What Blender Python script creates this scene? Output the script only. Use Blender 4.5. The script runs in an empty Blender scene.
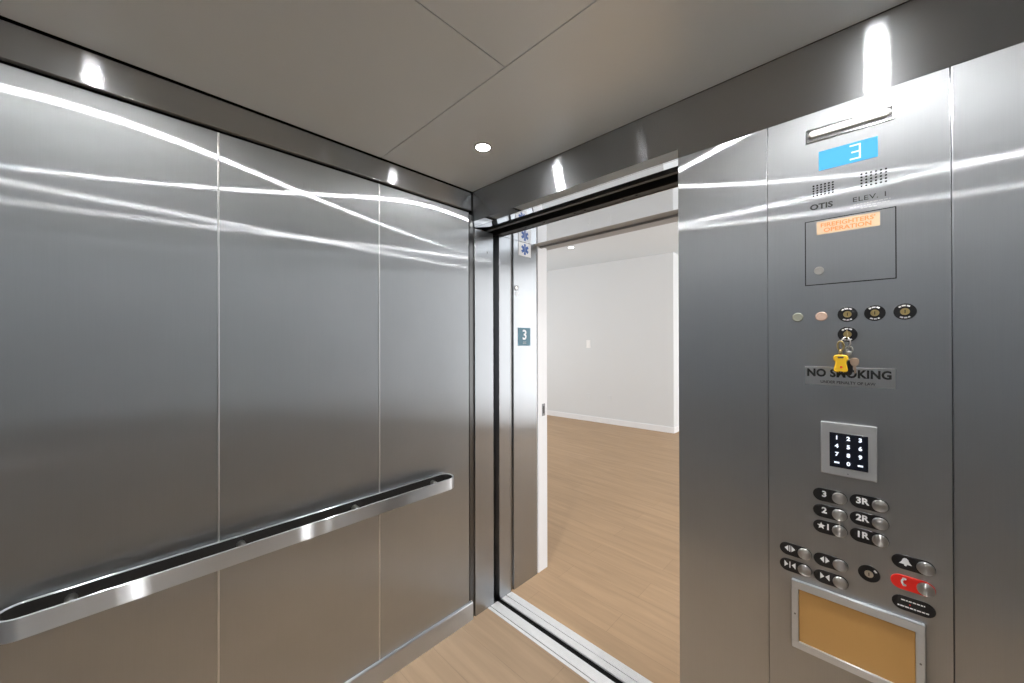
import bpy, bmesh, math, random
from mathutils import Vector, Matrix
random.seed(4)
SC = bpy.context.scene
COL = SC.collection
PI = math.pi

# ------------------------------------------------------------------ helpers
FRONT = Matrix(((1,0,0,0),(0,0,-1,0),(0,1,0,0),(0,0,0,1)))      # (u,v,w) on the operating panel: u right, v up, w out of the wall
JAMB = Matrix(((0,0,1,0),(1,0,0,0),(0,1,0,0),(0,0,0,1)))        # (u,v,w) on the left jamb: u away from the cab, v up, w out
WORLD = Matrix.Identity(4)

class MB:
    """collects shapes in a bmesh; build() links them as one mesh object"""
    def __init__(s, M=WORLD):
        s.bm = bmesh.new(); s.M = M
    def _add(s, verts):
        for v in verts: v.co = s.M @ v.co
    def box(s, a0, a1, b0, b1, c0, c1, bev=0.0, seg=2):
        r = bmesh.ops.create_cube(s.bm, size=1.0)
        vs = r['verts']
        for v in vs:
            v.co = Vector((a0+(v.co.x+.5)*(a1-a0), b0+(v.co.y+.5)*(b1-b0), c0+(v.co.z+.5)*(c1-c0)))
        if bev > 0:
            es = list({e for v in vs for e in v.link_edges})
            r2 = bmesh.ops.bevel(s.bm, geom=es, offset=bev, segments=seg, affect='EDGES', profile=.5)
            vs = list({v for f in r2['faces'] for v in f.verts} | {v for v in vs if v.is_valid})
        s._add(vs); return s
    def prism(s, pts, w0, w1, bev=0.0):
        """extruded polygon; bev shrinks and lowers the outer face edge"""
        n = len(pts)
        lo = [s.bm.verts.new((x, y, w0)) for x, y in pts]
        rings = [lo]
        if bev > 0:
            cx = sum(p[0] for p in pts)/n; cy = sum(p[1] for p in pts)/n
            rings.append([s.bm.verts.new((x, y, w1-bev)) for x, y in pts])
            top = []
            for i in range(n):
                p0, p1, p2 = Vector(pts[i-1]), Vector(pts[i]), Vector(pts[(i+1) % n])
                d1 = (p1-p0).normalized(); d2 = (p2-p1).normalized()
                nn = Vector((-d1.y-d2.y, d1.x+d2.x))
                if nn.length < 1e-6: nn = Vector((cx, cy))-p1
                nn.normalize()
                if nn.dot(Vector((cx, cy))-p1) < 0: nn = -nn
                q = p1+nn*bev
                top.append(s.bm.verts.new((q.x, q.y, w1)))
            rings.append(top)
        else:
            rings.append([s.bm.verts.new((x, y, w1)) for x, y in pts])
        for a, b in zip(rings, rings[1:]):
            for i in range(n):
                s.bm.faces.new((a[i], a[(i+1) % n], b[(i+1) % n], b[i]))
        s.bm.faces.new(rings[-1]); s.bm.faces.new(lo[::-1])
        s._add([v for r in rings for v in r]); return s
    def cyl(s, u, v, r, w0, w1, bev=0.0, n=28):
        return s.prism([(u+r*math.cos(2*PI*i/n), v+r*math.sin(2*PI*i/n)) for i in range(n)], w0, w1, bev)
    def ring(s, u, v, r0, r1, w0, w1, n=28):
        vv = []
        for i in range(n):
            c, sn = math.cos(2*PI*i/n), math.sin(2*PI*i/n)
            vv.append([s.bm.verts.new((u+r*c, v+r*sn, w)) for r, w in ((r0,w0),(r1,w0),(r1,w1),(r0,w1))])
        for i in range(n):
            a, b = vv[i], vv[(i+1) % n]
            for k in range(4):
                s.bm.faces.new((a[k], b[k], b[(k+1) % 4], a[(k+1) % 4]))
        s._add([v for q in vv for v in q]); return s
    def arc_band(s, u, v, r0, r1, a0, a1, w0, w1, n=8):
        pts = [(u+r1*math.cos(a0+(a1-a0)*i/n), v+r1*math.sin(a0+(a1-a0)*i/n)) for i in range(n+1)]
        pts += [(u+r0*math.cos(a1-(a1-a0)*i/n), v+r0*math.sin(a1-(a1-a0)*i/n)) for i in range(n+1)]
        return s.prism(pts, w0, w1)
    def pill(s, u0, u1, v, h, w0, w1, bev=0.0, n=12):
        r = h/2
        pts = [(u1-r+r*math.cos(-PI/2+PI*i/n), v+r*math.sin(-PI/2+PI*i/n)) for i in range(n+1)]
        pts += [(u0+r+r*math.cos(PI/2+PI*i/n), v+r*math.sin(PI/2+PI*i/n)) for i in range(n+1)]
        return s.prism(pts, w0, w1, bev)
    def tube(s, pts, r, n=10, closed=False):
        P = [Vector(p) for p in pts]; rings = []
        for i, p in enumerate(P):
            if closed: d = (P[(i+1) % len(P)]-P[i-1]).normalized()
            else: d = (P[min(i+1, len(P)-1)]-P[max(i-1, 0)]).normalized()
            a = d.orthogonal().normalized() if abs(d.z) > .9 else Vector((0,0,1)).cross(d).normalized()
            b = d.cross(a)
            rings.append([s.bm.verts.new(p+r*(math.cos(2*PI*k/n)*a+math.sin(2*PI*k/n)*b)) for k in range(n)])
        m = len(P)
        for i in range(m if closed else m-1):
            A, B = rings[i], rings[(i+1) % m]
            for k in range(n): s.bm.faces.new((A[k], A[(k+1) % n], B[(k+1) % n], B[k]))
        if not closed:
            s.bm.faces.new(rings[0][::-1]); s.bm.faces.new(rings[-1])
        s._add([v for q in rings for v in q]); return s
    def text(s, body, u, v, h, w0, w1, align='CENTER', sx=1.0, bold=0.0, space=1.0):
        c = bpy.data.curves.new('t', 'FONT'); c.body = body; c.size = h/.70
        c.align_x = align; c.align_y = 'CENTER'; c.extrude = (w1-w0)/2; c.offset = bold; c.resolution_u = 3
        c.space_character = space
        o = bpy.data.objects.new('t', c); COL.objects.link(o)
        dg = bpy.context.evaluated_depsgraph_get()
        me = bpy.data.meshes.new_from_object(o.evaluated_get(dg))
        n0 = len(s.bm.verts); s.bm.from_mesh(me); s.bm.verts.ensure_lookup_table()
        for q in s.bm.verts[n0:]:
            q.co = s.M @ Vector((u+q.co.x*sx, v+q.co.y, (w0+w1)/2+q.co.z))
        bpy.data.objects.remove(o); bpy.data.curves.remove(c); bpy.data.meshes.remove(me)
        return s
    def build(s, name, mat, parent=None, smooth=20, origin=None, **props):
        if not origin and parent is None:
            xs = [v.co for v in s.bm.verts]
            origin = Vector(((min(c.x for c in xs)+max(c.x for c in xs))/2, (min(c.y for c in xs)+max(c.y for c in xs))/2, min(c.z for c in xs)))
        if parent is not None:
            origin = wloc(parent)
        for v in s.bm.verts: v.co -= Vector(origin)
        bmesh.ops.recalc_face_normals(s.bm, faces=s.bm.faces)
        me = bpy.data.meshes.new(name); s.bm.to_mesh(me); s.bm.free()
        me.materials.append(mat)
        if smooth:
            me.polygons.foreach_set('use_smooth', [True]*len(me.polygons))
            me.set_sharp_from_angle(angle=math.radians(smooth))
        o = bpy.data.objects.new(name, me); COL.objects.link(o)
        if parent is None: o.location = origin
        else: o.parent = parent
        for k, q in props.items(): o[k] = q
        return o

def wloc(o):
    return Vector(o.location) + (wloc(o.parent) if o.parent else Vector((0,0,0)))

def empty(name, loc, **props):
    o = bpy.data.objects.new(name, None); COL.objects.link(o); o.location = loc
    o.empty_display_size = .05
    for k, q in props.items(): o[k] = q
    return o

def copy_tree(o, parent=None):
    c = o.copy(); COL.objects.link(c)
    if parent is not None: c.parent = parent
    for ch in [x for x in bpy.data.objects if x.parent == o]: copy_tree(ch, c)
    return c

# ------------------------------------------------------------------ materials
def nodes(name):
    m = bpy.data.materials.new(name); m.use_nodes = True
    nt = m.node_tree; nt.nodes.clear()
    out = nt.nodes.new('ShaderNodeOutputMaterial')
    return m, nt, out

def N(nt, t, **kw):
    n = nt.nodes.new(t)
    for k, v in kw.items():
        if k.startswith('_'): setattr(n, k[1:], v)
        else: n.inputs[k.replace('__', ' ')].default_value = v
    return n

def plain(name, col, rough=.5, metal=0.0, noise=0.0, scale=40, spec=.5, coat=0):
    m, nt, out = nodes(name)
    b = N(nt, 'ShaderNodeBsdfPrincipled', Roughness=rough, Metallic=metal)
    b.inputs['Specular IOR Level'].default_value = spec
    b.inputs['Coat Weight'].default_value = coat
    b.inputs['Base Color'].default_value = (*col, 1)
    if noise > 0:
        tc = N(nt, 'ShaderNodeTexCoord'); nz = N(nt, 'ShaderNodeTexNoise', Scale=scale, Detail=3)
        nt.links.new(tc.outputs['Object'], nz.inputs['Vector'])
        mr = N(nt, 'ShaderNodeMapRange'); mr.inputs['To Min'].default_value = 1-noise; mr.inputs['To Max'].default_value = 1+noise
        nt.links.new(nz.outputs['Fac'], mr.inputs['Value'])
        mx = N(nt, 'ShaderNodeVectorMath', _operation='SCALE'); mx.inputs[0].default_value = col
        nt.links.new(mr.outputs['Result'], mx.inputs['Scale'])
        nt.links.new(mx.outputs['Vector'], b.inputs['Base Color'])
    nt.links.new(b.outputs[0], out.inputs[0]); return m

def emit(name, col, strength):
    m, nt, out = nodes(name)
    e = N(nt, 'ShaderNodeEmission', Strength=strength); e.inputs['Color'].default_value = (*col, 1)
    nt.links.new(e.outputs[0], out.inputs[0]); return m

def steel(name, grain, col=.56, rough=.30, aniso=.68, wave=.0, mottling=.05, soft=0.0, tint=(1, 1, 1), dist='BECKMANN', radial=False, soft_lobe=(.52, .54)):
    """brushed stainless sheet: long anisotropic lobe across the grain, faint dents and grain lines"""
    m, nt, out = nodes(name)
    tc = N(nt, 'ShaderNodeTexCoord')
    if radial:
        T = N(nt, 'ShaderNodeTangent', _direction_type='RADIAL', _axis='Y')
    else: T = N(nt, 'ShaderNodeCombineXYZ')
    if not radial: T.inputs[0].default_value, T.inputs[1].default_value, T.inputs[2].default_value = grain
    g = N(nt, 'ShaderNodeBsdfAnisotropic', Roughness=rough, Anisotropy=aniso); g.distribution = dist
    nt.links.new(T.outputs[0], g.inputs['Tangent'])
    # grain lines: noise squeezed along the grain
    mp = N(nt, 'ShaderNodeMapping'); mp.inputs['Scale'].default_value = tuple(6 if abs(q) > .5 else 900 for q in grain)
    nt.links.new(tc.outputs['Object'], mp.inputs['Vector'])
    nz = N(nt, 'ShaderNodeTexNoise', Scale=1.0, Detail=2)
    nt.links.new(mp.outputs[0], nz.inputs['Vector'])
    bl = N(nt, 'ShaderNodeTexNoise', Scale=3.5, Detail=4, Roughness=.6)
    nt.links.new(tc.outputs['Object'], bl.inputs['Vector'])
    ad = N(nt, 'ShaderNodeMath', _operation='MULTIPLY_ADD'); ad.inputs[1].default_value = .6
    nt.links.new(nz.outputs['Fac'], ad.inputs[0]); nt.links.new(bl.outputs['Fac'], ad.inputs[2])
    mr = N(nt, 'ShaderNodeMapRange'); mr.inputs['From Min'].default_value = .4; mr.inputs['From Max'].default_value = 1.2
    mr.inputs['To Min'].default_value = col*(1-mottling); mr.inputs['To Max'].default_value = col*(1+mottling)
    nt.links.new(ad.outputs[0], mr.inputs['Value'])
    sc = N(nt, 'ShaderNodeVectorMath', _operation='SCALE'); sc.inputs[0].default_value = tint
    nt.links.new(mr.outputs['Result'], sc.inputs['Scale'])
    nt.links.new(sc.outputs['Vector'], g.inputs['Color'])
    if wave > 0:
        wv = N(nt, 'ShaderNodeTexNoise', Scale=1.6, Detail=1)
        nt.links.new(tc.outputs['Object'], wv.inputs['Vector'])
        bp = N(nt, 'ShaderNodeBump', Strength=1.0, Distance=wave)
        nt.links.new(wv.outputs['Fac'], bp.inputs['Height'])
        nt.links.new(bp.outputs[0], g.inputs['Normal'])
    last = g
    if soft > 0:
        g2 = N(nt, 'ShaderNodeBsdfAnisotropic', Roughness=soft_lobe[0], Anisotropy=soft_lobe[1]); g2.distribution = 'GGX'
        nt.links.new(T.outputs[0], g2.inputs['Tangent']); nt.links.new(sc.outputs['Vector'], g2.inputs['Color'])
        ms = N(nt, 'ShaderNodeMixShader', Fac=soft)
        nt.links.new(g.outputs[0], ms.inputs[1]); nt.links.new(g2.outputs[0], ms.inputs[2]); last = ms
    nt.links.new(last.outputs[0], out.inputs[0]); return m

def wood(name, c1, c2, along='X'):
    m, nt, out = nodes(name)
    tc = N(nt, 'ShaderNodeTexCoord')
    br = N(nt, 'ShaderNodeTexBrick', Scale=1.0); br.offset = .37
    br.inputs['Brick Width'].default_value = 1.22; br.inputs['Row Height'].default_value = .18
    br.inputs['Mortar Size'].default_value = .0012; br.inputs['Mortar Smooth'].default_value = .3
    br.inputs['Color1'].default_value = (*c1, 1); br.inputs['Color2'].default_value = (*c2, 1)
    br.inputs['Mortar'].default_value = (*[q*.72 for q in c1], 1); br.inputs['Bias'].default_value = 0
    nt.links.new(tc.outputs['Object'], br.inputs['Vector'])
    mp = N(nt, 'ShaderNodeMapping'); mp.inputs['Scale'].default_value = (1.6, 22, 1)
    nt.links.new(tc.outputs['Object'], mp.inputs['Vector'])
    nz = N(nt, 'ShaderNodeTexNoise', Scale=1.0, Detail=5, Roughness=.6, Distortion=.6)
    nt.links.new(mp.outputs[0], nz.inputs['Vector'])
    mr = N(nt, 'ShaderNodeMapRange'); mr.inputs['From Min'].default_value = .25; mr.inputs['From Max'].default_value = .75
    mr.inputs['To Min'].default_value = .84; mr.inputs['To Max'].default_value = 1.12
    nt.links.new(nz.outputs['Fac'], mr.inputs['Value'])
    sc = N(nt, 'ShaderNodeVectorMath', _operation='SCALE')
    nt.links.new(br.outputs['Color'], sc.inputs[0]); nt.links.new(mr.outputs['Result'], sc.inputs['Scale'])
    b = N(nt, 'ShaderNodeBsdfPrincipled', Roughness=.5); b.inputs['Specular IOR Level'].default_value = .3
    nt.links.new(sc.outputs['Vector'], b.inputs['Base Color'])
    nt.links.new(b.outputs[0], out.inputs[0]); return m

def paper_mat(name, col):
    m, nt, out = nodes(name)
    tc = N(nt, 'ShaderNodeTexCoord'); nz = N(nt, 'ShaderNodeTexNoise', Scale=9, Detail=5)
    nt.links.new(tc.outputs['Object'], nz.inputs['Vector'])
    mr = N(nt, 'ShaderNodeMapRange'); mr.inputs['To Min'].default_value = .92; mr.inputs['To Max'].default_value = 1.08
    nt.links.new(nz.outputs['Fac'], mr.inputs['Value'])
    sc = N(nt, 'ShaderNodeVectorMath', _operation='SCALE'); sc.inputs[0].default_value = col
    nt.links.new(mr.outputs['Result'], sc.inputs['Scale'])
    b = N(nt, 'ShaderNodeBsdfPrincipled', Roughness=.55); b.inputs['Coat Weight'].default_value = .3
    b.inputs['Coat Roughness'].default_value = .15
    nt.links.new(sc.outputs['Vector'], b.inputs['Base Color'])
    nt.links.new(b.outputs[0], out.inputs[0]); return m

COOL = (.96, 1.0, 1.04)
M_WALL = steel('brushed_steel_upright_grain', (0,0,1), col=.58, rough=.25, aniso=.93, wave=.0012, soft=.48, soft_lobe=(.56, .48), tint=COOL)
M_FRONT = steel('brushed_steel_panel', (0,0,1), col=.68, rough=.25, aniso=.93, wave=.0012, soft=.50, soft_lobe=(.62, .42), tint=COOL)
M_BANDX = steel('brushed_steel_header', (1,0,0), col=.46, rough=.27, aniso=.90, soft=.25, tint=COOL)
M_BANDY = steel('brushed_steel_crown', (0,1,0), col=.55, rough=.27, aniso=.90, soft=.25, tint=COOL)
M_BASE = steel('brushed_steel_base', (0,1,0), col=.6, rough=.36, aniso=.5, soft=.3, tint=COOL)
M_RAIL = steel('brushed_steel_rail', (0,1,0), col=.62, rough=.28, aniso=.86, soft=.3, tint=COOL)
M_JAMB = steel('polished_steel_jamb', (0,0,1), col=.46, rough=.24, aniso=.85, soft=.3, tint=COOL)
M_HEAD = steel('polished_steel_head', (1,0,0), col=.88, rough=.06, aniso=.1, tint=COOL)
M_TRIM = steel('satin_steel_trim', (1,0,0), col=.66, rough=.32, aniso=.5, soft=.3, tint=COOL)
M_CAP = steel('turned_steel_cap', (0,0,1), col=.55, rough=.30, aniso=.9, soft=.1, radial=True)
M_CORNERREFL = steel('corner_steel_dark_reflection', (0,0,1), col=.15, rough=.3, aniso=.7, soft=.2)  # reflection of the dark rear cab put into the base colour
M_RECESS = steel('grey_recess_steel', (0,0,1), col=.30, rough=.3, aniso=.6, soft=.2)
M_RAILSHADE = plain('rail_inner_shade', (.018,.018,.018), rough=.55, spec=.2)  # near-black colour stands in for shade inside the rail loop
M_NOTICE = steel('notice_plate_steel', (0,0,1), col=.85, rough=.42, aniso=.6, soft=.3)
M_BEAD = plain('rounded_steel_bead', (.62,.63,.64), rough=.33, metal=1)
M_ALU = plain('ribbed_aluminium', (.80,.80,.81), rough=.45, metal=.3, noise=.06, scale=60)
M_CEIL = plain('satin_grey_ceiling', (.86,.94,1.0), rough=.40, metal=.3, noise=.02, scale=3, spec=.5)
M_GAP = plain('dark_gap', (.008,.008,.008), rough=.8, spec=.05)
M_TRACK = plain('black_track', (.022,.022,.022), rough=.45, noise=.3, scale=30)
M_WOOD = wood('light_oak_plank', (.450,.302,.180), (.425,.285,.169))
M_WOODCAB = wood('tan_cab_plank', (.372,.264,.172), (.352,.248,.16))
M_WHITE = plain('white_paint', (.70,.72,.735), rough=.6, noise=.01, scale=2)
M_WHITETRIM = plain('white_gloss_trim', (.83,.84,.86), rough=.35)
M_WHITECOOL = plain('white_ceiling_paint', (.68,.735,.78), rough=.6)
M_HEADSHADE = plain('shaded_white_gloss', (.36,.37,.38), rough=.4)  # white frame head with its underside shade mixed into the colour
M_BLACK = plain('black_plastic', (.008,.008,.009), rough=.3)
M_INK = plain('black_ink', (.01,.01,.01), rough=.5)
M_GREYINK = plain('grey_engraving', (.07,.07,.07), rough=.5)
M_LEGEND = plain('white_legend', (.85,.85,.85), rough=.5)
M_RED = plain('red_plastic', (.72,.022,.015), rough=.35)
M_BRASS = plain('brass', (.62,.48,.22), rough=.35, metal=1, noise=.1)
M_NICKEL = plain('nickel', (.72,.70,.66), rough=.28, metal=1)
M_YELLOW = plain('yellow_rubber', (.85,.52,.02), rough=.45)
M_PINKKEY = plain('pinkish_brass', (.66,.50,.38), rough=.35, metal=.8)
M_PAPER = paper_mat('ochre_card', (.50,.275,.085))
M_PLATE = plain('engraved_silver_plate', (.50,.50,.50), rough=.45, metal=.6)
M_KEYPADCASE = plain('silver_case', (.42,.43,.44), rough=.4, metal=.5)
M_KEYPADFACE = plain('dark_glass', (.006,.008,.016), rough=.12)
M_KEYLIT = emit('lit_key', (.82,.88,1), 1.3)
M_SCREEN = emit('cyan_screen', (.13,.57,1.0), 1.0)
M_SEG = emit('lit_segment', (.85,1,1), 1.3)
M_LENS = plain('frosted_lens', (.55,.55,.545), rough=.5)
M_STICKER = plain('amber_sticker', (.52,.39,.26), rough=.4)
M_ORANGEINK = plain('orange_ink', (.75,.20,.06), rough=.5)
M_GREENLAMP = plain('dull_green_lens', (.26,.27,.22), rough=.35)
M_PEACHLAMP = plain('peach_lens', (.50,.36,.29), rough=.35)
M_BLUE = plain('blue_enamel', (.035,.12,.42), rough=.4)
M_TEAL = plain('slate_blue_plate', (.055,.17,.24), rough=.45)
M_SIGNWHITE = plain('white_enamel', (.80,.82,.85), rough=.35)
M_LAMP = emit('downlight_lens', (1,.985,.965), 420)
M_LAMPHALL = emit('hall_downlight_lens', (1,.98,.95), 12)
M_TAPE = plain('milky_tape', (.55,.55,.54), rough=.35)
M_STRIKE = plain('dull_metal', (.22,.22,.23), rough=.4, metal=.8)
M_SWITCH = plain('white_plastic', (.92,.92,.92), rough=.3)

# ------------------------------------------------------------------ dimensions (metres)
W, D, H = 1.98, 1.66, 2.32          # cab: left wall x=0, door wall y=0, rear wall y=-D
XO = 1.094                          # right edge of the entrance
ZH = 2.127                          # underside of the header
ZB = 2.2195                         # underside of the crown band
ST = dict(kind='structure')

# ------------------------------------------------------------------ cab shell
MB().box(-.05, W+.05, -D-.05, .112, -.06, 0).build('floor', M_WOODCAB, label='light oak plank floor of the lift cab', **ST)
wl = MB().box(-.07, -.021, -D-.07, .02, -.04, H+.06).build('wall_left', M_GAP, label='left cab wall of three brushed steel panels', **ST)
for y0, y1 in ((-.5265, -.018), (-1.0925, -.5295), (-D, -1.0955)):
    MB().box(-.022, -.004, y0, y1, .02, ZB-.013, .0018).build('wall_panel', M_WALL, wl)
for y in (-.528, -1.094):
    MB().cyl(-.0065, y, .0042, .02, ZB-.014, n=24).build('reveal_strip', M_BEAD, wl)
MB().box(-.021, .0, -D, -.003, ZB, H-.006, .0012).build('trim_1', M_BANDY, label='brushed steel crown band along the left wall', **ST)
b = MB(Matrix(((1,0,0,0),(0,0,1,0),(0,1,0,0),(0,0,0,1))))
b.prism([(-.02, .0), (.007, .0), (.007, .090), (.0045, .0945), (-.0035, .0965), (-.02, .0965)], -D, .0)
b.build('baseboard_left', M_BASE, smooth=20, label='brushed steel skirting under the left wall panels', **ST)

# front wall right of the entrance, header above everything
wf = MB().box(XO, W+.05, .012, .10, -.04, H+.06).build('wall_front', M_GAP, label='brushed steel door wall beside the entrance', **ST)
MB().box(XO, 1.348, 0, .013, 0, ZH, .0015).build('wall_panel', M_FRONT, wf)
MB().box(1.3505, 1.6975, .001, .013, 0, ZH, .001).build('wall_panel', M_FRONT, wf)
MB().box(1.70, W, 0, .013, 0, ZH, .0015).build('wall_panel', M_FRONT, wf)
MB().box(XO, XO+.02, .005, .11, 0, ZH).build('return_plate', M_JAMB, wf)
hb = MB().box(-.02, W+.02, .003, .012, ZH+.001, H-.001).box(-.02, W+.02, .012, .103, ZH+.03, H-.001).build('trim_2', M_BANDX, label='deep brushed steel header band over the entrance', **ST)

MB(Matrix(((0,0,1,0),(1,0,0,0),(0,1,0,0),(0,0,0,1)))).prism([(.0015, ZH), (.104, ZH+.013), (.104, ZH+.03), (.0015, ZH+.03)], -.02, XO).build('header_soffit', M_HEAD, hb)
# right and rear walls (seen only as reflections)
wr = MB().box(W+.02, W+.07, -D-.07, .05, -.04, H+.06).build('wall_right', M_GAP, **ST)
for y0, y1 in ((-.5265, 0), (-1.0925, -.5295), (-D, -1.0955)):
    MB().box(W, W+.021, y0, y1, .0, ZB-.013, .0018).build('wall_panel', M_WALL, wr)
MB().box(W, W+.021, -D, 0, ZB, H).build('crown_band', M_BANDY, wr)
wb = MB().box(-.05, W+.05, -D-.07, -D-.02, -.04, H+.06).build('wall_rear', M_GAP, **ST)
MB().box(0, .35, -D-.021, -D, 0, H, .0018).build('wall_panel', M_FRONT, wb)
MB().box(.355, .885, -D-.021, -D-.012, 0, ZH).build('door_panel', M_FRONT, wb)
MB().box(.890, 1.42, -D-.021, -D-.012, 0, ZH).build('door_panel', M_FRONT, wb)
MB().box(1.425, W, -D-.021, -D, 0, H, .0018).build('wall_panel', M_FRONT, wb)
MB().box(.35, 1.425, -D-.021, -D-.003, ZH, H).build('header_band', M_BANDX, wb)

# ceiling: four big panels with hairline joints, dark gap along the left wall
ce = MB().box(-.07, W+.07, -D-.07, .11, H+.012, H+.07).build('ceiling', M_GAP, label='grey panelled cab ceiling', **ST)
for x0, x1, y0, y1 in ((.006, W-.004, -.5215, .001), (.006, .7835, -D+.004, -.5245), (.7865, W-.004, -D+.004, -.5245)):
    MB().box(x0, x1, y0, y1, H, H+.013, .0006, 1).build('ceiling_panel', M_CEIL, ce)

# ------------------------------------------------------------------ entrance: jambs, landing frame, sills
d1 = MB().box(-.075, -.045, .02, .56, -.05, 2.6).build('door_1', M_GAP, label='steel lift entrance with dark door gap and track', **ST)
MB().box(-.046, .0, .022, .160, -.02, ZH+.001, .002).build('cab_jamb', M_JAMB, d1)
MB().box(-.046, -.008, -.010, .021, 0, ZH+.07).build('corner_strip', M_CORNERREFL, d1)
MB().box(-.046, .0, .206, .300, -.02, ZH, .002).build('landing_strip', M_JAMB, d1)
MB().box(-.046, -.012, .300, .328, -.02, ZH).build('landing_recess', M_RECESS, d1)
MB().box(-.046, .0, .328, .545, -.001, ZH, .002).build('landing_jamb', M_JAMB, d1)
MB().box(XO, XO+.045, .206, .545, -.001, ZH, .002).build('landing_jamb', M_JAMB, d1)
MB().box(-.046, XO+.04, .242, .500, ZH, ZH+.12, .0015).build('landing_head', M_HEAD, d1)
t = MB()
t.box(-.046, XO+.04, .104, .242, ZH+.075, ZH+.12)
t.box(-.046, XO+.04, .200, .241, ZH+.004, ZH+.08, .002)
t.box(-.046, XO+.04, .106, .128, ZH+.004, ZH+.08, .002)
t.build('door_track', M_TRACK, d1)
s = MB()
for x in (.20, .33, .52, .58, .78, .84):
    s.cyl(x, -.220, .006, -(ZH+.004), -(ZH+.0005)+.0, n=10)
for v in s.bm.verts: v.co = Vector((v.co.x, -v.co.y, -v.co.z))
s.build('track_screw', M_BLACK, d1)
MB().box(XO+.03, XO+.06, .10, .21, -.05, 2.5).build('gap_light_block', M_GAP, d1)  # black backing box added to keep outside light out of the gap
MB().box(-.07, XO+.1, .10, .56, -.10, -.055).build('floor_light_block', M_GAP, d1)  # black box added below the entrance to stop light leaking in
MB().box(0, XO, .1905, .2215, -.06, -.006).build('sill_gap', M_GAP, d1)
MB().box(-.07, XO+.1, .10, .56, 2.25, 2.6).build('head_light_block', M_GAP, d1)  # black box added above the track to stop light leaking in
c = MB(JAMB); c.cyl(.118, 2.012, .006, -.001, .003, .001, n=12); c.build('screw', M_STRIKE, d1)

def sill(y0, y1, grooves, label):
    base = MB().box(0, XO, y0, y1, -.05, -.007)
    e = [y0]+[q for g in grooves for q in g]+[y1]
    for a, bb in zip(e[::2], e[1::2]): base.box(0, XO, a, bb, -.008, .001, .0006, 1)
    # fine anti-slip ribs
    for a, bb in zip(e[::2], e[1::2]):
        if bb-a > .03:
            k = int((bb-a)/.008)
            for i in range(1, k): base.box(0, XO, a+i*(bb-a)/k-.001, a+i*(bb-a)/k+.001, .001, .0018)
    so = base.build('door_sill', M_ALU, label=label, category='door sill')
    for a, bb in grooves: MB().box(0, XO, a+.0002, bb-.0002, -.0066, -.0055).build('groove', M_GAP, so)
sill(.113, .190, ((.130, .135),), 'ribbed aluminium door sill on the cab side of the black gap')
sill(.222, .306, ((.258, .263),), 'ribbed aluminium door sill on the hall side of the black gap')

# white door frame beyond the landing frame
d2 = MB().box(-.06, .0, .556, .650, 0, ZH+.02, .001).build('door_2', M_WHITETRIM, label='white door frame on the hall side of the lift entrance', **ST)
MB().box(-.06, -.010, .540, .560, 0, ZH+.02).build('frame_stop', M_WHITETRIM, d2)
MB().box(XO+.02, XO+.08, .545, .650, 0, ZH+.02).build('frame_jamb', M_WHITETRIM, d2)
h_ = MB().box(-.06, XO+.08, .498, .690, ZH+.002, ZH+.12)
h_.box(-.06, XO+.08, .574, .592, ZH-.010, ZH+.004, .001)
h_.build('frame_head', M_HEADSHADE, d2)
k = MB(JAMB)
k.box(.596, .628, 1.015, 1.095, -.0005, .0015, .0004, 1)
k.build('strike_plate', M_STRIKE, d2)
k = MB(JAMB); k.box(.604, .620, 1.030, 1.080, .0012, .002); k.build('strike_opening', M_BLACK, d2)

# ------------------------------------------------------------------ hall beyond
HC = 2.985
XL, XR, YF = -4.6, 3.3, 8.0
fw = lambda x: 4.962+(x+.796)*.079
MB().box(XL-.1, XR+.1, .306, YF+.1, -.06, -.0005).build('floor_hall', M_WOOD, label='light oak plank floor of the hall', **ST)
MB().box(XL-.1, XR+.1, .60, YF+.1, HC, HC+.1).build('ceiling_hall', M_WHITECOOL, label='white ceiling of the hall', **ST)
b = MB(); b.prism([(XL-.1, fw(XL-.1)), (-.796, fw(-.796)), (-.796, 5.9), (XL-.1, 5.9)], 0, HC)
b.build('wall_far', M_WHITE, label='white hall wall ending in a bright outside corner', **ST)
b = MB(); b.prism([(XL-.05, fw(XL-.05)-.014), (-.784, fw(-.784)-.014), (-.784, 5.9), (-.81, 5.9), (-.81, 5.0), (XL-.05, fw(XL-.05)+.05)], 0, .095)
b.build('baseboard_far', M_WHITETRIM, label='low white skirting along the far hall wall', **ST)
b = MB(); V0, V1 = 1.0, 3.6  # west opening and window added to put more light on the far wall
b.box(XL-.1, XL, .6, V0, 0, HC); b.box(XL-.1, XL, V1, YF+.1, 0, HC); b.box(XL-.1, XL, V0, V1, 0, .3); b.box(XL-.1, XL, V0, V1, 2.75, HC)
b.build('wall_west', M_WHITE, **ST)
b = MB()
for y in (V0+.03, (V0+V1)/2, V1-.03): b.box(XL-.09, XL-.03, y-.03, y+.03, .3, 2.75)
b.box(XL-.09, XL-.03, V0, V1, .3, .36); b.box(XL-.09, XL-.03, V0, V1, 2.69, 2.75)
b.build('window_added', M_WHITETRIM, label='added white framed window, out of view, lighting the far hall wall', **ST)
MB().box(XL-.1, XR+.1, YF, YF+.1, 0, HC).build('wall_north', M_WHITE, **ST)
b = MB()
b.box(XL-.1, -.055, .56, .652, -.05, HC); b.box(XO+.075, XR+.1, .56, .652, -.05, HC); b.box(-.06, XO+.08, .60, .689, ZH+.1, HC)
b.build('wall_south', M_WHITE, **ST)
b = MB()   # window wall of the hall
WY0, WY1, WZ0, WZ1 = 1.0, 7.6, .12, 2.88
b.box(XR, XR+.12, .6, WY0, 0, HC); b.box(XR, XR+.12, WY1, YF+.1, 0, HC)
b.box(XR, XR+.12, WY0, WY1, 0, WZ0); b.box(XR, XR+.12, WY0, WY1, WZ1, HC)
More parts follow.
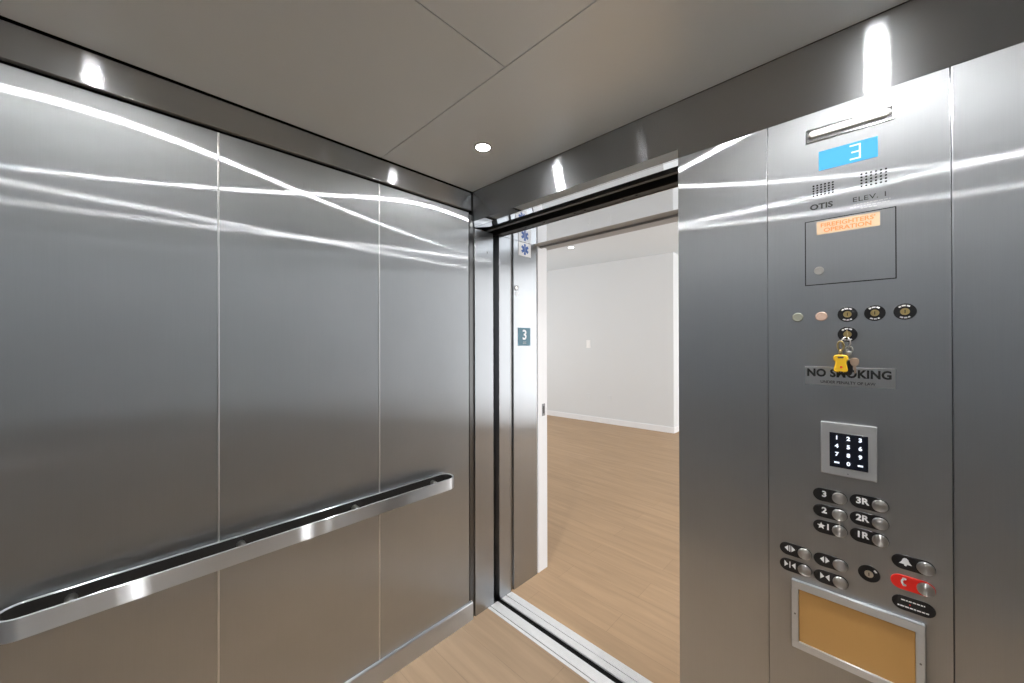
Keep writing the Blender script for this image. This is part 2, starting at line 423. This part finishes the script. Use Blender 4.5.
b.build('wall_east', M_WHITE, **ST)
b = MB()
for y in (WY0+.03, (WY0*2+WY1)/3, (WY0+2*WY1)/3, WY1-.03): b.box(XR+.03, XR+.09, y-.03, y+.03, WZ0, WZ1)
b.box(XR+.03, XR+.09, WY0, WY1, WZ0, WZ0+.06); b.box(XR+.03, XR+.09, WY0, WY1, WZ1-.06, WZ1)
b.build('window_1', M_WHITETRIM, label='white framed hall window', **ST)

def wall_fitting(name, x, z, w, h, label, cat, kind):
    r = empty(name, (x, fw(x)-.0005, z-h/2), label=label, category=cat)
    r0 = Vector(r.location)
    T = Matrix.Translation(r0) @ FRONT
    MB(T).box(-w/2, w/2, 0, h, -.001, .008, .002).build('face_plate', M_SWITCH if kind == 'switch' else M_WHITE, r)
    if kind == 'switch':
        MB(T).box(-w*.22, w*.22, h*.2, h*.8, .007, .012, .001).build('rocker', M_SWITCH, r)
    else:
        for f0 in (.14, .56): MB(T).box(-w*.24, w*.24, h*f0, h*(f0+.3), .007, .010, .001).build('socket', M_WHITE, r)
    r.rotation_euler.z = math.atan(.079)
    return r
wall_fitting('light_switch', -2.345, 1.47, .085, .150, 'white light switch plate half way up the far hall wall', 'light switch', 'switch')
wall_fitting('wall_outlet', -2.348, .465, .075, .12, 'white power outlet low on the hall wall, straight below the light switch', 'power outlet', 'outlet')
wall_fitting('wall_outlet', -1.923, .470, .075, .12, 'white power outlet low on the hall wall, nearer the bright outside corner', 'power outlet', 'outlet')

def ceiling_lamp(name, x, y, z, r, lens, label, group):
    o = empty(name, (x, y, z), label=label, category='downlight', group=group)
    T = Matrix.Translation((x, y, z)) @ Matrix(((1,0,0,0),(0,-1,0,0),(0,0,-1,0),(0,0,0,1)))
    MB(T).ring(0, 0, r*.92, r*1.28, -.001, .003).build('trim_ring', M_TRIM, o)
    MB(T).cyl(0, 0, r, -.0005, .0022, n=32).build('lens', lens, o)
    if lens is M_LAMP:
        sl = bpy.data.lights.new('downlight_beam', 'SPOT'); sl.energy = 33; sl.spot_size = math.radians(125); sl.spot_blend = .9
        sl.shadow_soft_size = .025; sl.color = (1, .985, .965)
        so = bpy.data.objects.new('downlight_beam', sl); COL.objects.link(so); so.location = (x, y, z-.012)
    return o
ceiling_lamp('downlight', .398, -.269, H, .030, M_LAMP, 'small round lit downlight in the cab ceiling above the entrance corner', 'cab ceiling downlights')
for x, y, lb in ((1.58, -.269, 'small round downlight over the operating panel, mirrored tall in the header band'),
                 (.398, -1.39, 'small round downlight over the near end of the left handrail'),
                 (1.58, -1.39, 'small round downlight at the rear right of the cab ceiling')):
    ceiling_lamp('downlight', x, y, H, .030, M_LAMP, lb, 'cab ceiling downlights')
ceiling_lamp('hall_downlight', -1.818, 3.519, HC, .045, M_LAMPHALL, 'tiny lit downlight in the white hall ceiling beyond the door frame', 'hall downlights')

# ------------------------------------------------------------------ handrail: a flat bar bent into a long closed loop
def rail_path(y0, y1, xc, r, n=14):
    p = []
    for i in range(n+1):
        a = -PI/2+PI*i/n*1.0
        p.append((xc+r*math.cos(a+PI/2)*1.0, y0+r*math.sin(a+PI/2)))   # far end: from front round to the wall side
    for i in range(n+1):
        a = PI+PI*i/n
        p.append((xc+r*math.cos(a), y1+r*math.sin(a)))
    return p
def make_rail():
    r = empty('handrail', (0, -.85, .79), label='long flat steel handrail loop with rounded ends on the left wall', category='handrail')
    path = rail_path(-.217, -1.487, .0475, .0425)
    z0, z1, th = .787, .839, .004
    bm = MB(); n = len(path); rings = []
    for i in range(n):
        p0, p, p1 = Vector(path[i-1]), Vector(path[i]), Vector(path[(i+1) % n])
        d = (p1-p0).normalized(); nn = Vector((d.y, -d.x))
        ring = []
        for o, z in ((-th, z0), (th, z0), (th, z1-.001), (th-.001, z1), (-th+.001, z1), (-th, z1-.001)):
            q = p+nn*o; ring.append(bm.bm.verts.new((q.x, q.y, z)))
        rings.append(ring)
    for i in range(n):
        A, B = rings[i], rings[(i+1) % n]
        for k in range(6): bm.bm.faces.new((A[k], A[(k+1) % 6], B[(k+1) % 6], B[k]))
    bm.build('bar', M_RAIL, r, smooth=20)
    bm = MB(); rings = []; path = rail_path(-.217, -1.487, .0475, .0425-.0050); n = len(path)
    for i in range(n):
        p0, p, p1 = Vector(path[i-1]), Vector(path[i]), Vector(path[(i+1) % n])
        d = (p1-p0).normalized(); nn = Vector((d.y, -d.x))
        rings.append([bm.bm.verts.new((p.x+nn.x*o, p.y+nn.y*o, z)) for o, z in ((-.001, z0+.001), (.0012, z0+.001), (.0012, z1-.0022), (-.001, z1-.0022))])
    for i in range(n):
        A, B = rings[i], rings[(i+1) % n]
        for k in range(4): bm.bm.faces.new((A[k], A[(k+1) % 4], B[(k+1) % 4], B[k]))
    bm.build('inner_shade', M_RAILSHADE, r, label='painted shade on the inner face of the rail')  # strip added so the unlit slot reads dark
    for y in (-1.411, -1.035, -.646, -.263):
        T = Matrix.Translation((0, y, .812)) @ Matrix(((0,0,1,0),(1,0,0,0),(0,1,0,0),(0,0,0,1)))
        MB(T).cyl(0, 0, .012, .008, .087, 0, n=24).build('standoff', M_NICKEL, r)
        MB(T).cyl(0, 0, .009, -.006, .003, 0, n=24).build('wall_fixing', M_NICKEL, r)
    return r
rail = make_rail()
r2 = copy_tree(rail); r2.location = (W-.004, -.855, .79); r2.rotation_euler.z = PI
r2['label'] = 'flat steel handrail loop on the right cab wall'

# ------------------------------------------------------------------ operating panel
cop = empty('operating_panel', (1.524, 0, .42), label='tall steel operating panel with cyan floor display, buttons and keypad beside the entrance', category='control panel')
PW = .004                                            # face of the plate above the wall
MB(FRONT).box(1.350, 1.698, .42, 2.101, 0, PW, .0012).build('faceplate', M_FRONT, cop)
# emergency light
lt = MB(FRONT)
for a0, a1, b0, b1 in ((1.439,1.609,2.044,2.047), (1.439,1.609,2.077,2.080), (1.439,1.442,2.044,2.080), (1.606,1.609,2.044,2.080)): lt.box(a0, a1, b0, b1, PW-.001, PW+.003, .0006, 1)
fr = lt.build('emergency_light', M_TRIM, cop, label='white bar lamp in a thin steel frame')
MB(FRONT).box(1.442, 1.606, 2.047, 2.077, PW-.001, PW+.0006).build('recess', M_GREYINK, fr)
MB(FRONT).pill(1.444, 1.604, 2.064, .022, PW, PW+.006, .004).build('diffuser', M_LENS, fr)
# floor display
ds = MB(FRONT).box(1.466, 1.580, 1.962, 2.013, PW-.001, PW+.001).build('floor_display', M_SCREEN, cop, label='cyan screen showing a white 3')
sg = MB(FRONT); u0, u1, v0, v1, tk = 1.528, 1.549, 1.969, 2.007, .0035
sg.box(u1-tk, u1, v0, v1, PW+.0005, PW+.0016)
for v in (v0, (v0+v1)/2-tk/2, v1-tk): sg.box(u0 if v != (v0+v1)/2-tk/2 else u0+.003, u1-tk, v, v+tk, PW+.0005, PW+.0016)
sg.build('digit', M_SEG, ds)
# speaker holes
for (ua, ub, va, vb, nx, ny) in ((1.4545, 1.4945, 1.8965, 1.9235, 6, 5), (1.550, 1.594, 1.8955, 1.9265, 6, 5)):
    m = MB(FRONT)
    for i in range(nx):
        for j in range(ny): m.cyl(ua+(ub-ua)*i/(nx-1), va+(vb-va)*j/(ny-1), .0023, PW-.001, PW+.0005, n=10)
    m.build('speaker_grille', M_GAP, cop)
MB(FRONT).text('OTIS', 1.4705, 1.8655, .0140, PW, PW+.0006, sx=1.12, bold=.0006).build('maker_lettering', M_INK, cop)
m = MB(FRONT).text('ELEV. 1', 1.565, 1.8645, .0118, PW, PW+.0006, sx=1.2, bold=0, space=1.05)
m.build('car_number', M_INK, cop)
m = MB(FRONT)                                        # capacity notice too small to read: fine dashes
for v, a, bb in ((1.852, 1.535, 1.602), (1.846, 1.528, 1.600), (1.840, 1.548, 1.578)):
    u = a
    while u < bb:
        l = random.uniform(.003, .008); m.box(u, min(u+l, bb), v-.0009, v+.0009, PW, PW+.0004); u += l+.002
m.build('capacity_notice', M_PLATE, cop)
# firefighters' cabinet
MB(FRONT).box(1.4355, 1.6115, 1.6535, 1.8295, PW-.001, PW+.0003).build('cabinet_gap', M_GAP, cop)
cd = MB(FRONT).box(1.4375, 1.6095, 1.6555, 1.8275, PW-.001, PW+.0012, .0005, 1).build('cabinet_door', M_FRONT, cop, label='square steel cabinet door with an amber sticker')
MB(FRONT).box(1.461, 1.583, 1.789, 1.8235, PW+.001, PW+.0016).build('sticker', M_STICKER, cd)
m = MB(FRONT).text("FIREFIGHTERS'", 1.522, 1.8125, .0105, PW+.0015, PW+.0019, sx=1.12, bold=.0003)
m.text('OPERATION', 1.522, 1.7985, .0105, PW+.0015, PW+.0019, sx=1.12, bold=.0003)
m.build('sticker_lettering', M_ORANGEINK, cd)
m = MB(FRONT).ring(1.4655, 1.692, .007, .0105, PW+.001, PW+.004); m.cyl(1.4655, 1.692, .007, PW, PW+.003, .0008); m.box(1.4649, 1.4661, 1.687, 1.697, PW+.003, PW+.0034)
m.build('cabinet_lock', M_NICKEL, cd)
# indicator lamps
for u, mt, lb in ((1.419, M_GREENLAMP, 'dull green round indicator lens'), (1.470, M_PEACHLAMP, 'peach round indicator lens')):
    MB(FRONT).cyl(u, 1.568, .0125, PW-.001, PW+.003, .0015).build('indicator_lamp', mt, cop, label=lb)
# key switches
def key_switch(u, v, r=.0195, metal=M_BRASS, arcs=((55, 78), (84, 112), (118, 135), (235, 258), (263, 285), (290, 305))):
    o = MB(FRONT).cyl(u, v, r, PW-.001, PW+.0015, .0005).build('key_switch', M_BLACK, cop)
    m = MB(FRONT).ring(u, v, .0050, .0082, PW+.001, PW+.0045); m.cyl(u, v, .0052, PW, PW+.0038, .0006)
    m.build('barrel', metal, o)
    MB(FRONT).box(u-.0008, u+.0008, v-.004, v+.004, PW+.0036, PW+.0042).build('keyhole', M_BLACK, o)
    m = MB(FRONT)
    for a0, a1 in arcs:
        m.arc_band(u, v, r*.66, r*.84, math.radians(a0), math.radians(a1), PW+.001, PW+.0019, n=5)
    m.build('ring_lettering', M_LEGEND, o)
    return o
for u, v in ((1.522, 1.571), (1.573, 1.5715), (1.625, 1.572), (1.522, 1.519)): key_switch(u, v)
# no smoking plate
ns = MB(FRONT).box(1.434, 1.609, 1.384, 1.433, PW-.001, PW+.0012, .0003, 1).build('notice_plate', M_NOTICE, cop, label='silver plate lettered NO SMOKING')
m = MB(FRONT).text('NO SMOKING', 1.5205, 1.4155, .0195, PW+.0011, PW+.0016, sx=.90, bold=.0011, space=1.04)
m.text('UNDER PENALTY OF LAW', 1.5205, 1.3925, .0070, PW+.0011, PW+.0015, sx=.90, bold=.0001)
m.build('notice_lettering', M_INK, ns)
# keypad
kp = MB(FRONT).box(1.468, 1.576, 1.151, 1.287, PW-.001, PW+.012, .0018).build('keypad', M_KEYPADCASE, cop, label='silver keypad with lit white digits on dark glass')
MB(FRONT).box(1.486, 1.560, 1.172, 1.262, PW+.011, PW+.0128, .0006, 1).build('glass_face', M_KEYPADFACE, kp)
MB(FRONT).cyl(1.522, 1.159, .0018, PW+.011, PW+.0125, n=10).build('case_screw', M_STRIKE, kp)
for j, row in enumerate(('123', '456', '789', '-0-')):
    for i, ch in enumerate(row):
        u, v = 1.5005+i*.0225, 1.2495-j*.0215
        m = MB(FRONT)
        if ch == '-': m.box(u-.005, u+.005, v-.002, v+.002, PW+.0127, PW+.0132)
        else: m.text(ch, u, v, .0095, PW+.0127, PW+.0132, bold=.0006)
        m.build('lit_digit', M_KEYLIT, kp)
# call buttons
def button(name, u0, u1, v, mat, legend, cap=True, label=None, lm=M_LEGEND, h=.0345):
    o = MB(FRONT).pill(u0, u1, v, h, PW-.001, PW+.0018, .0006).build(name, mat, cop)
    if label: o['label'] = label
    if cap:
        MB(FRONT).cyl(u1-.0158, v-.0003, .0149, PW, PW+.0065, .0016, n=32).build('button_cap', M_CAP, o)
    m = MB(FRONT); legend(m, u0+.0235, v+.002); m.build('legend', lm, o)
    return o
WA, WB = PW+.0017, PW+.0023
def word(s_, h=.0150): return lambda m, u, v: m.text(s_, u, v, h, WA, WB, bold=.0007)
def star_one(m, u, v):
    pts = []
    for i in range(10):
        r = .0092 if i % 2 == 0 else .0042
        pts.append((u-.0065+r*math.sin(PI*i/5), v+r*math.cos(PI*i/5)))
    m.prism(pts, WA, WB); m.text('1', u+.0075, v, .0150, WA, WB, bold=.0007)
def tri(m, u, v, s_, w=.0085, h=.0085): m.prism([(u, v-h), (u, v+h), (u+s_*w, v)], WA, WB)
def open_bars(m, u, v):
    tri(m, u-.0035, v, -1); tri(m, u+.0035, v, 1); m.box(u-.0011, u+.0011, v-.0085, v+.0085, WA, WB)
def close_bars(m, u, v):
    tri(m, u-.0125, v, 1); tri(m, u+.0125, v, -1); m.box(u-.0011, u+.0011, v-.0085, v+.0085, WA, WB)
def open_(m, u, v): tri(m, u-.0014, v, -1); tri(m, u+.0014, v, 1)
def close_(m, u, v): tri(m, u-.0095, v, 1); tri(m, u+.0095, v, -1)
def bell(m, u, v):
    m.prism([(u-.011, v-.006), (u+.011, v-.006), (u+.007, v-.001), (u+.0045, v+.006), (u+.0018, v+.0085), (u-.0018, v+.0085), (u-.0045, v+.006), (u-.007, v-.001)], WA, WB)
    m.cyl(u, v-.0075, .0025, WA, WB, n=10)
def phone(m, u, v):
    m.arc_band(u+.004, v, .0062, .0098, math.radians(115), math.radians(245), WA, WB, n=8)
    m.pill(u-.0035, u+.0035, v+.0072, .0048, WA, WB); m.pill(u-.0035, u+.0035, v-.0072, .0048, WA, WB)
for v, l, r in ((1.089, '3', '3R'), (1.0455, '2', '2R'), (1.003, None, '1R')):
    button('call_button', 1.4505, 1.5205, v, M_BLACK, word(l) if l else star_one)
    button('call_button', 1.5245, 1.5965, v+.003, M_BLACK, word(r))
button('door_button', 1.3755, 1.4475, .915, M_BLACK, open_bars)
button('door_button', 1.3755, 1.4475, .870, M_BLACK, close_bars)
button('door_button', 1.4510, 1.5215, .914, M_BLACK, open_)
button('door_button', 1.4510, 1.5215, .8690, M_BLACK, close_)
button('alarm_button', 1.600, 1.672, .969, M_BLACK, bell)
button('phone_button', 1.598, 1.672, .920, M_RED, phone, label='red emergency phone button')
def two_lines(m, u, v):
    for vv, a, bb in ((v+.0055, 1.616, 1.655), (v-.0095, 1.610, 1.661)):
        q = a
        while q < bb:
            l = random.uniform(.003, .007); m.box(q, min(q+l, bb), vv-.0013, vv+.0013, WA, WB); q += l+.0012
o = button('status_label', 1.600, 1.672, .871, M_BLACK, two_lines, cap=False)
MB(FRONT).cyl(1.6305, .8705, .0014, WA, WB, n=10).build('indicator_dot', M_RED, o)
o = key_switch(1.560, .915, .0205, M_NICKEL, ((28, 52),))
# certificate frame
cf = MB(FRONT)
for a0, a1, b0, b1 in ((1.403,1.655,.815,.837), (1.403,1.655,.650,.670), (1.403,1.419,.668,.817), (1.639,1.655,.668,.817)):
    cf.box(a0, a1, b0, b1, PW-.001, PW+.010, .002)
cf = cf.build('certificate_frame', M_TRIM, cop, label='steel frame holding a blank ochre card')
MB(FRONT).box(1.415, 1.643, .664, .820, PW, PW+.004).build('card', M_PAPER, cf)
for u in (1.411, 1.647): MB(FRONT).cyl(u, .745, .0022, PW+.009, PW+.0108, n=10).build('frame_screw', M_STRIKE, cf)

# ------------------------------------------------------------------ keys hanging in the lower key switch
kr = empty('key_ring', (1.522, -.02, 1.40), label='bunch of keys with a yellow rubber tag hanging from the lower key switch', category='keys')
KU, KV = 1.522, 1.519
m = MB(FRONT)                                        # key in the barrel: blade, bow
m.box(KU-.0012, KU+.0012, KV-.004, KV+.004, PW+.003, .020)
m.box(KU-.0014, KU+.0014, KV-.010, KV+.010, .019, .036, .0008)
m.build('key', M_BRASS, kr)
pts = [(KU-.002+.0085*math.cos(a), KV-.021+.0135*math.sin(a), .031+.003*math.cos(2*a)) for a in [2*PI*i/24 for i in range(24)]]
MB(FRONT).tube(pts, .0014, 8, True).build('split_ring', M_NICKEL, kr, smooth=50)
# swivel clip
m = MB(FRONT)
m.tube([(KU-.012+.006*math.cos(a), KV-.030+.012*math.sin(a), .034) for a in [2*PI*i/18 for i in range(18)]], .0022, 8, True)
m.box(KU-.0165, KU-.0085, KV-.052, KV-.041, .030, .037, .002)
m.build('snap_clip', M_BRASS, kr, smooth=50)
m = MB(FRONT)
m.tube([(KU+.004+.0065*math.cos(a), KV-.040+.009*math.sin(a), .030) for a in [2*PI*i/18 for i in range(18)]], .0016, 8, True)
m.cyl(KU+.003, KV-.048, .006, .027, .034, .001, n=14)
m.build('charm', M_NICKEL, kr, smooth=50)
# yellow rubber tag: round-cornered body with two ears and waist
def blob(pts, it=2):
    for _ in range(it):
        q = []
        for i in range(len(pts)):
            a, bb = pts[i], pts[(i+1) % len(pts)]
            q += [(a[0]*.75+bb[0]*.25, a[1]*.75+bb[1]*.25), (a[0]*.25+bb[0]*.75, a[1]*.25+bb[1]*.75)]
        pts = q
    return pts
cu, cv = KU-.012, KV-.074
tag = blob([(cu-.0125,cv+.022),(cu+.0125,cv+.022),(cu+.0155,cv+.010),(cu+.010,cv+.003),(cu+.012,cv-.008),(cu+.0145,cv-.021),(cu+.005,cv-.024),(cu,cv-.020),(cu-.005,cv-.024),(cu-.0145,cv-.021),(cu-.012,cv-.008),(cu-.010,cv+.003),(cu-.0155,cv+.010)])
tg = MB(FRONT).prism(tag, .028, .037, .002).build('rubber_tag', M_YELLOW, kr)
MB(FRONT).pill(cu-.006, cu+.006, cv+.015, .004, .0368, .0374).build('tag_slot', M_GREYINK, tg)
MB(FRONT).cyl(cu+.001, cv-.010, .0028, .0368, .0374, n=12).build('tag_rivet', M_RED, tg)
m = MB(FRONT); m.prism(blob([(KU-.002,cv+.008),(KU+.008,cv+.010),(KU+.011,cv-.012),(KU+.009,cv-.030),(KU-.001,cv-.033),(KU-.007,cv-.026)]), .016, .024, .002)
m.build('black_fob', M_BLACK, kr)
m = MB(FRONT)                                        # loose key, bow up
m.prism(blob([(KU+.005,cv+.013),(KU+.021,cv+.014),(KU+.023,cv+.002),(KU+.019,cv-.007),(KU+.009,cv-.007),(KU+.005,cv+.002)], 1), .024, .0265, .0005)
m.prism([(KU+.011,cv-.006),(KU+.017,cv-.006),(KU+.0165,cv-.024),(KU+.014,cv-.027),(KU+.0125,cv-.022),(KU+.0135,cv-.019),(KU+.012,cv-.015)], .0242, .0262)
m.build('key', M_PINKKEY, kr)

# ------------------------------------------------------------------ signs on the landing jamb
sg = MB(JAMB).box(.372, .486, 2.040, 2.124, .0, .0025, .0005, 1)
st = sg.build('star_sign', M_SIGNWHITE, label='square white sign with a blue six-armed star at the top of the steel jamb', category='sign')
m = MB(JAMB)
cu, cv = .429, 2.083
for k in range(3):
    a = PI/2+k*PI/3; d = Vector((math.cos(a), math.sin(a))); n = Vector((-d.y, d.x)); c0 = Vector((cu, cv)); L, hw = .034, .0085
    m.prism([tuple(c0-d*L-n*hw), tuple(c0-d*L+n*hw), tuple(c0+d*L+n*hw), tuple(c0+d*L-n*hw)][::-1], .0024, .0031+.0002*k)
m.build('blue_star', M_BLUE, st)
m = MB(JAMB); m.tube([(cu, cv-.022, .0036), (cu, cv+.022, .0036)], .0012, 6); m.build('staff', M_SIGNWHITE, st)
fp = MB(JAMB).box(.367, .479, 1.480, 1.592, 0, .003, .0006, 1).build('floor_number_plate', M_TEAL, label='slate blue square floor plate with a pale 3 on the steel jamb', category='sign')
m = MB(JAMB).text('3', .424, 1.545, .060, .0028, .0042, bold=.002); m.build('digit', M_SIGNWHITE, fp)
m = MB(JAMB)
for i in range(3):
    for j in range(2): m.cyl(.412+i*.011, 1.494+j*.009, .0025, .0028, .0042, n=8)
m.build('braille', M_SIGNWHITE, fp)
m = MB(JAMB); m.ring(.353, 1.835, .010, .017, 0, .004)
esc = m.build('key_escutcheon', M_STRIKE, label='small dark ring around a keyhole on the steel jamb above the floor plate', category='keyhole ring')
m = MB(JAMB); m.cyl(.353, 1.835, .010, -.0005, .002, n=24); m.build('keyhole_plug', M_NICKEL, esc)
MB(JAMB).box(.345, .361, 1.790, 1.808, 0, .0015, .0004, 1).build('jamb_sticker', M_SIGNWHITE, label='tiny white sticker just under the dark keyhole ring', category='sticker')

# scraps of tape on the header
for (u, v, s_, lb) in ((.437, ZH+.012, 1.0, 'scrap of milky tape on the header band, nearer the left corner'), (.700, ZH+.016, 1.0, 'scrap of milky tape on the header band, further right along the entrance')):
    pts = [(u-.018*s_, v-.010), (u-.006, v-.012), (u+.004, v-.004), (u+.020*s_, v-.002), (u+.016, v+.006), (u+.002, v+.010), (u-.012, v+.014), (u-.020, v+.006)]
    T = Matrix.Translation((0, .003, 0)) @ FRONT
    MB(T).prism(blob(pts, 1), -.0002, .0008).build('tape_scrap', M_TAPE, label=lb, category='tape scrap')

# ------------------------------------------------------------------ light and camera
w = bpy.data.worlds.new('sky'); SC.world = w; w.use_nodes = True
bg = w.node_tree.nodes['Background']; bg.inputs['Color'].default_value = (.99, .985, .985, 1); bg.inputs['Strength'].default_value = 3.35
pl = bpy.data.lights.new('window_portal', 'AREA'); pl.shape = 'RECTANGLE'; pl.size = V1-V0; pl.size_y = 2.45
pl.cycles.is_portal = True
po = bpy.data.objects.new('window_portal', pl); COL.objects.link(po); po.location = (XL-.08, (V0+V1)/2, 1.52)
po.rotation_euler = (Matrix(((0,0,-1),(-1,0,0),(0,1,0)))).to_euler()     # local -Z -> +x
pl = bpy.data.lights.new('window_portal', 'AREA'); pl.shape = 'RECTANGLE'; pl.size = WY1-WY0; pl.size_y = WZ1-WZ0
pl.cycles.is_portal = True
po = bpy.data.objects.new('window_portal', pl); COL.objects.link(po); po.location = (XR+.10, (WY0+WY1)/2, (WZ0+WZ1)/2)
po.rotation_euler = (Matrix(((0,0,1),(1,0,0),(0,1,0)))).to_euler()      # local -Z -> -x, into the hall

F, CX, CY, CZ, YAW, PITCH, ROLL = 372.857937, 1.57017303, -1.30625934, 1.49928141, .769730456, .00307841612, -.00213245410
fwd = Vector((-math.sin(YAW)*math.cos(PITCH), math.cos(YAW)*math.cos(PITCH), math.sin(PITCH)))
rt = Vector((math.cos(YAW), math.sin(YAW), 0)); up = rt.cross(fwd)
r_ = math.cos(ROLL)*rt+math.sin(ROLL)*up; u_ = -math.sin(ROLL)*rt+math.cos(ROLL)*up
cam = bpy.data.cameras.new('camera'); cam.sensor_width = 36; cam.lens = F*36/1024; cam.clip_start = .01
co = bpy.data.objects.new('camera', cam); COL.objects.link(co)
co.matrix_world = Matrix(((r_.x, u_.x, -fwd.x, CX), (r_.y, u_.y, -fwd.y, CY), (r_.z, u_.z, -fwd.z, CZ), (0,0,0,1)))
SC.camera = co
vs = SC.view_settings; vs.view_transform = 'Standard'; vs.look = 'None'; vs.gamma = 1; vs.exposure = .25; vs.use_curve_mapping = False
cy = SC.cycles; cy.max_bounces = 16; cy.glossy_bounces = 10; cy.diffuse_bounces = 6; cy.caustics_reflective = True; cy.blur_glossy = .1
cy.sample_clamp_indirect = 12
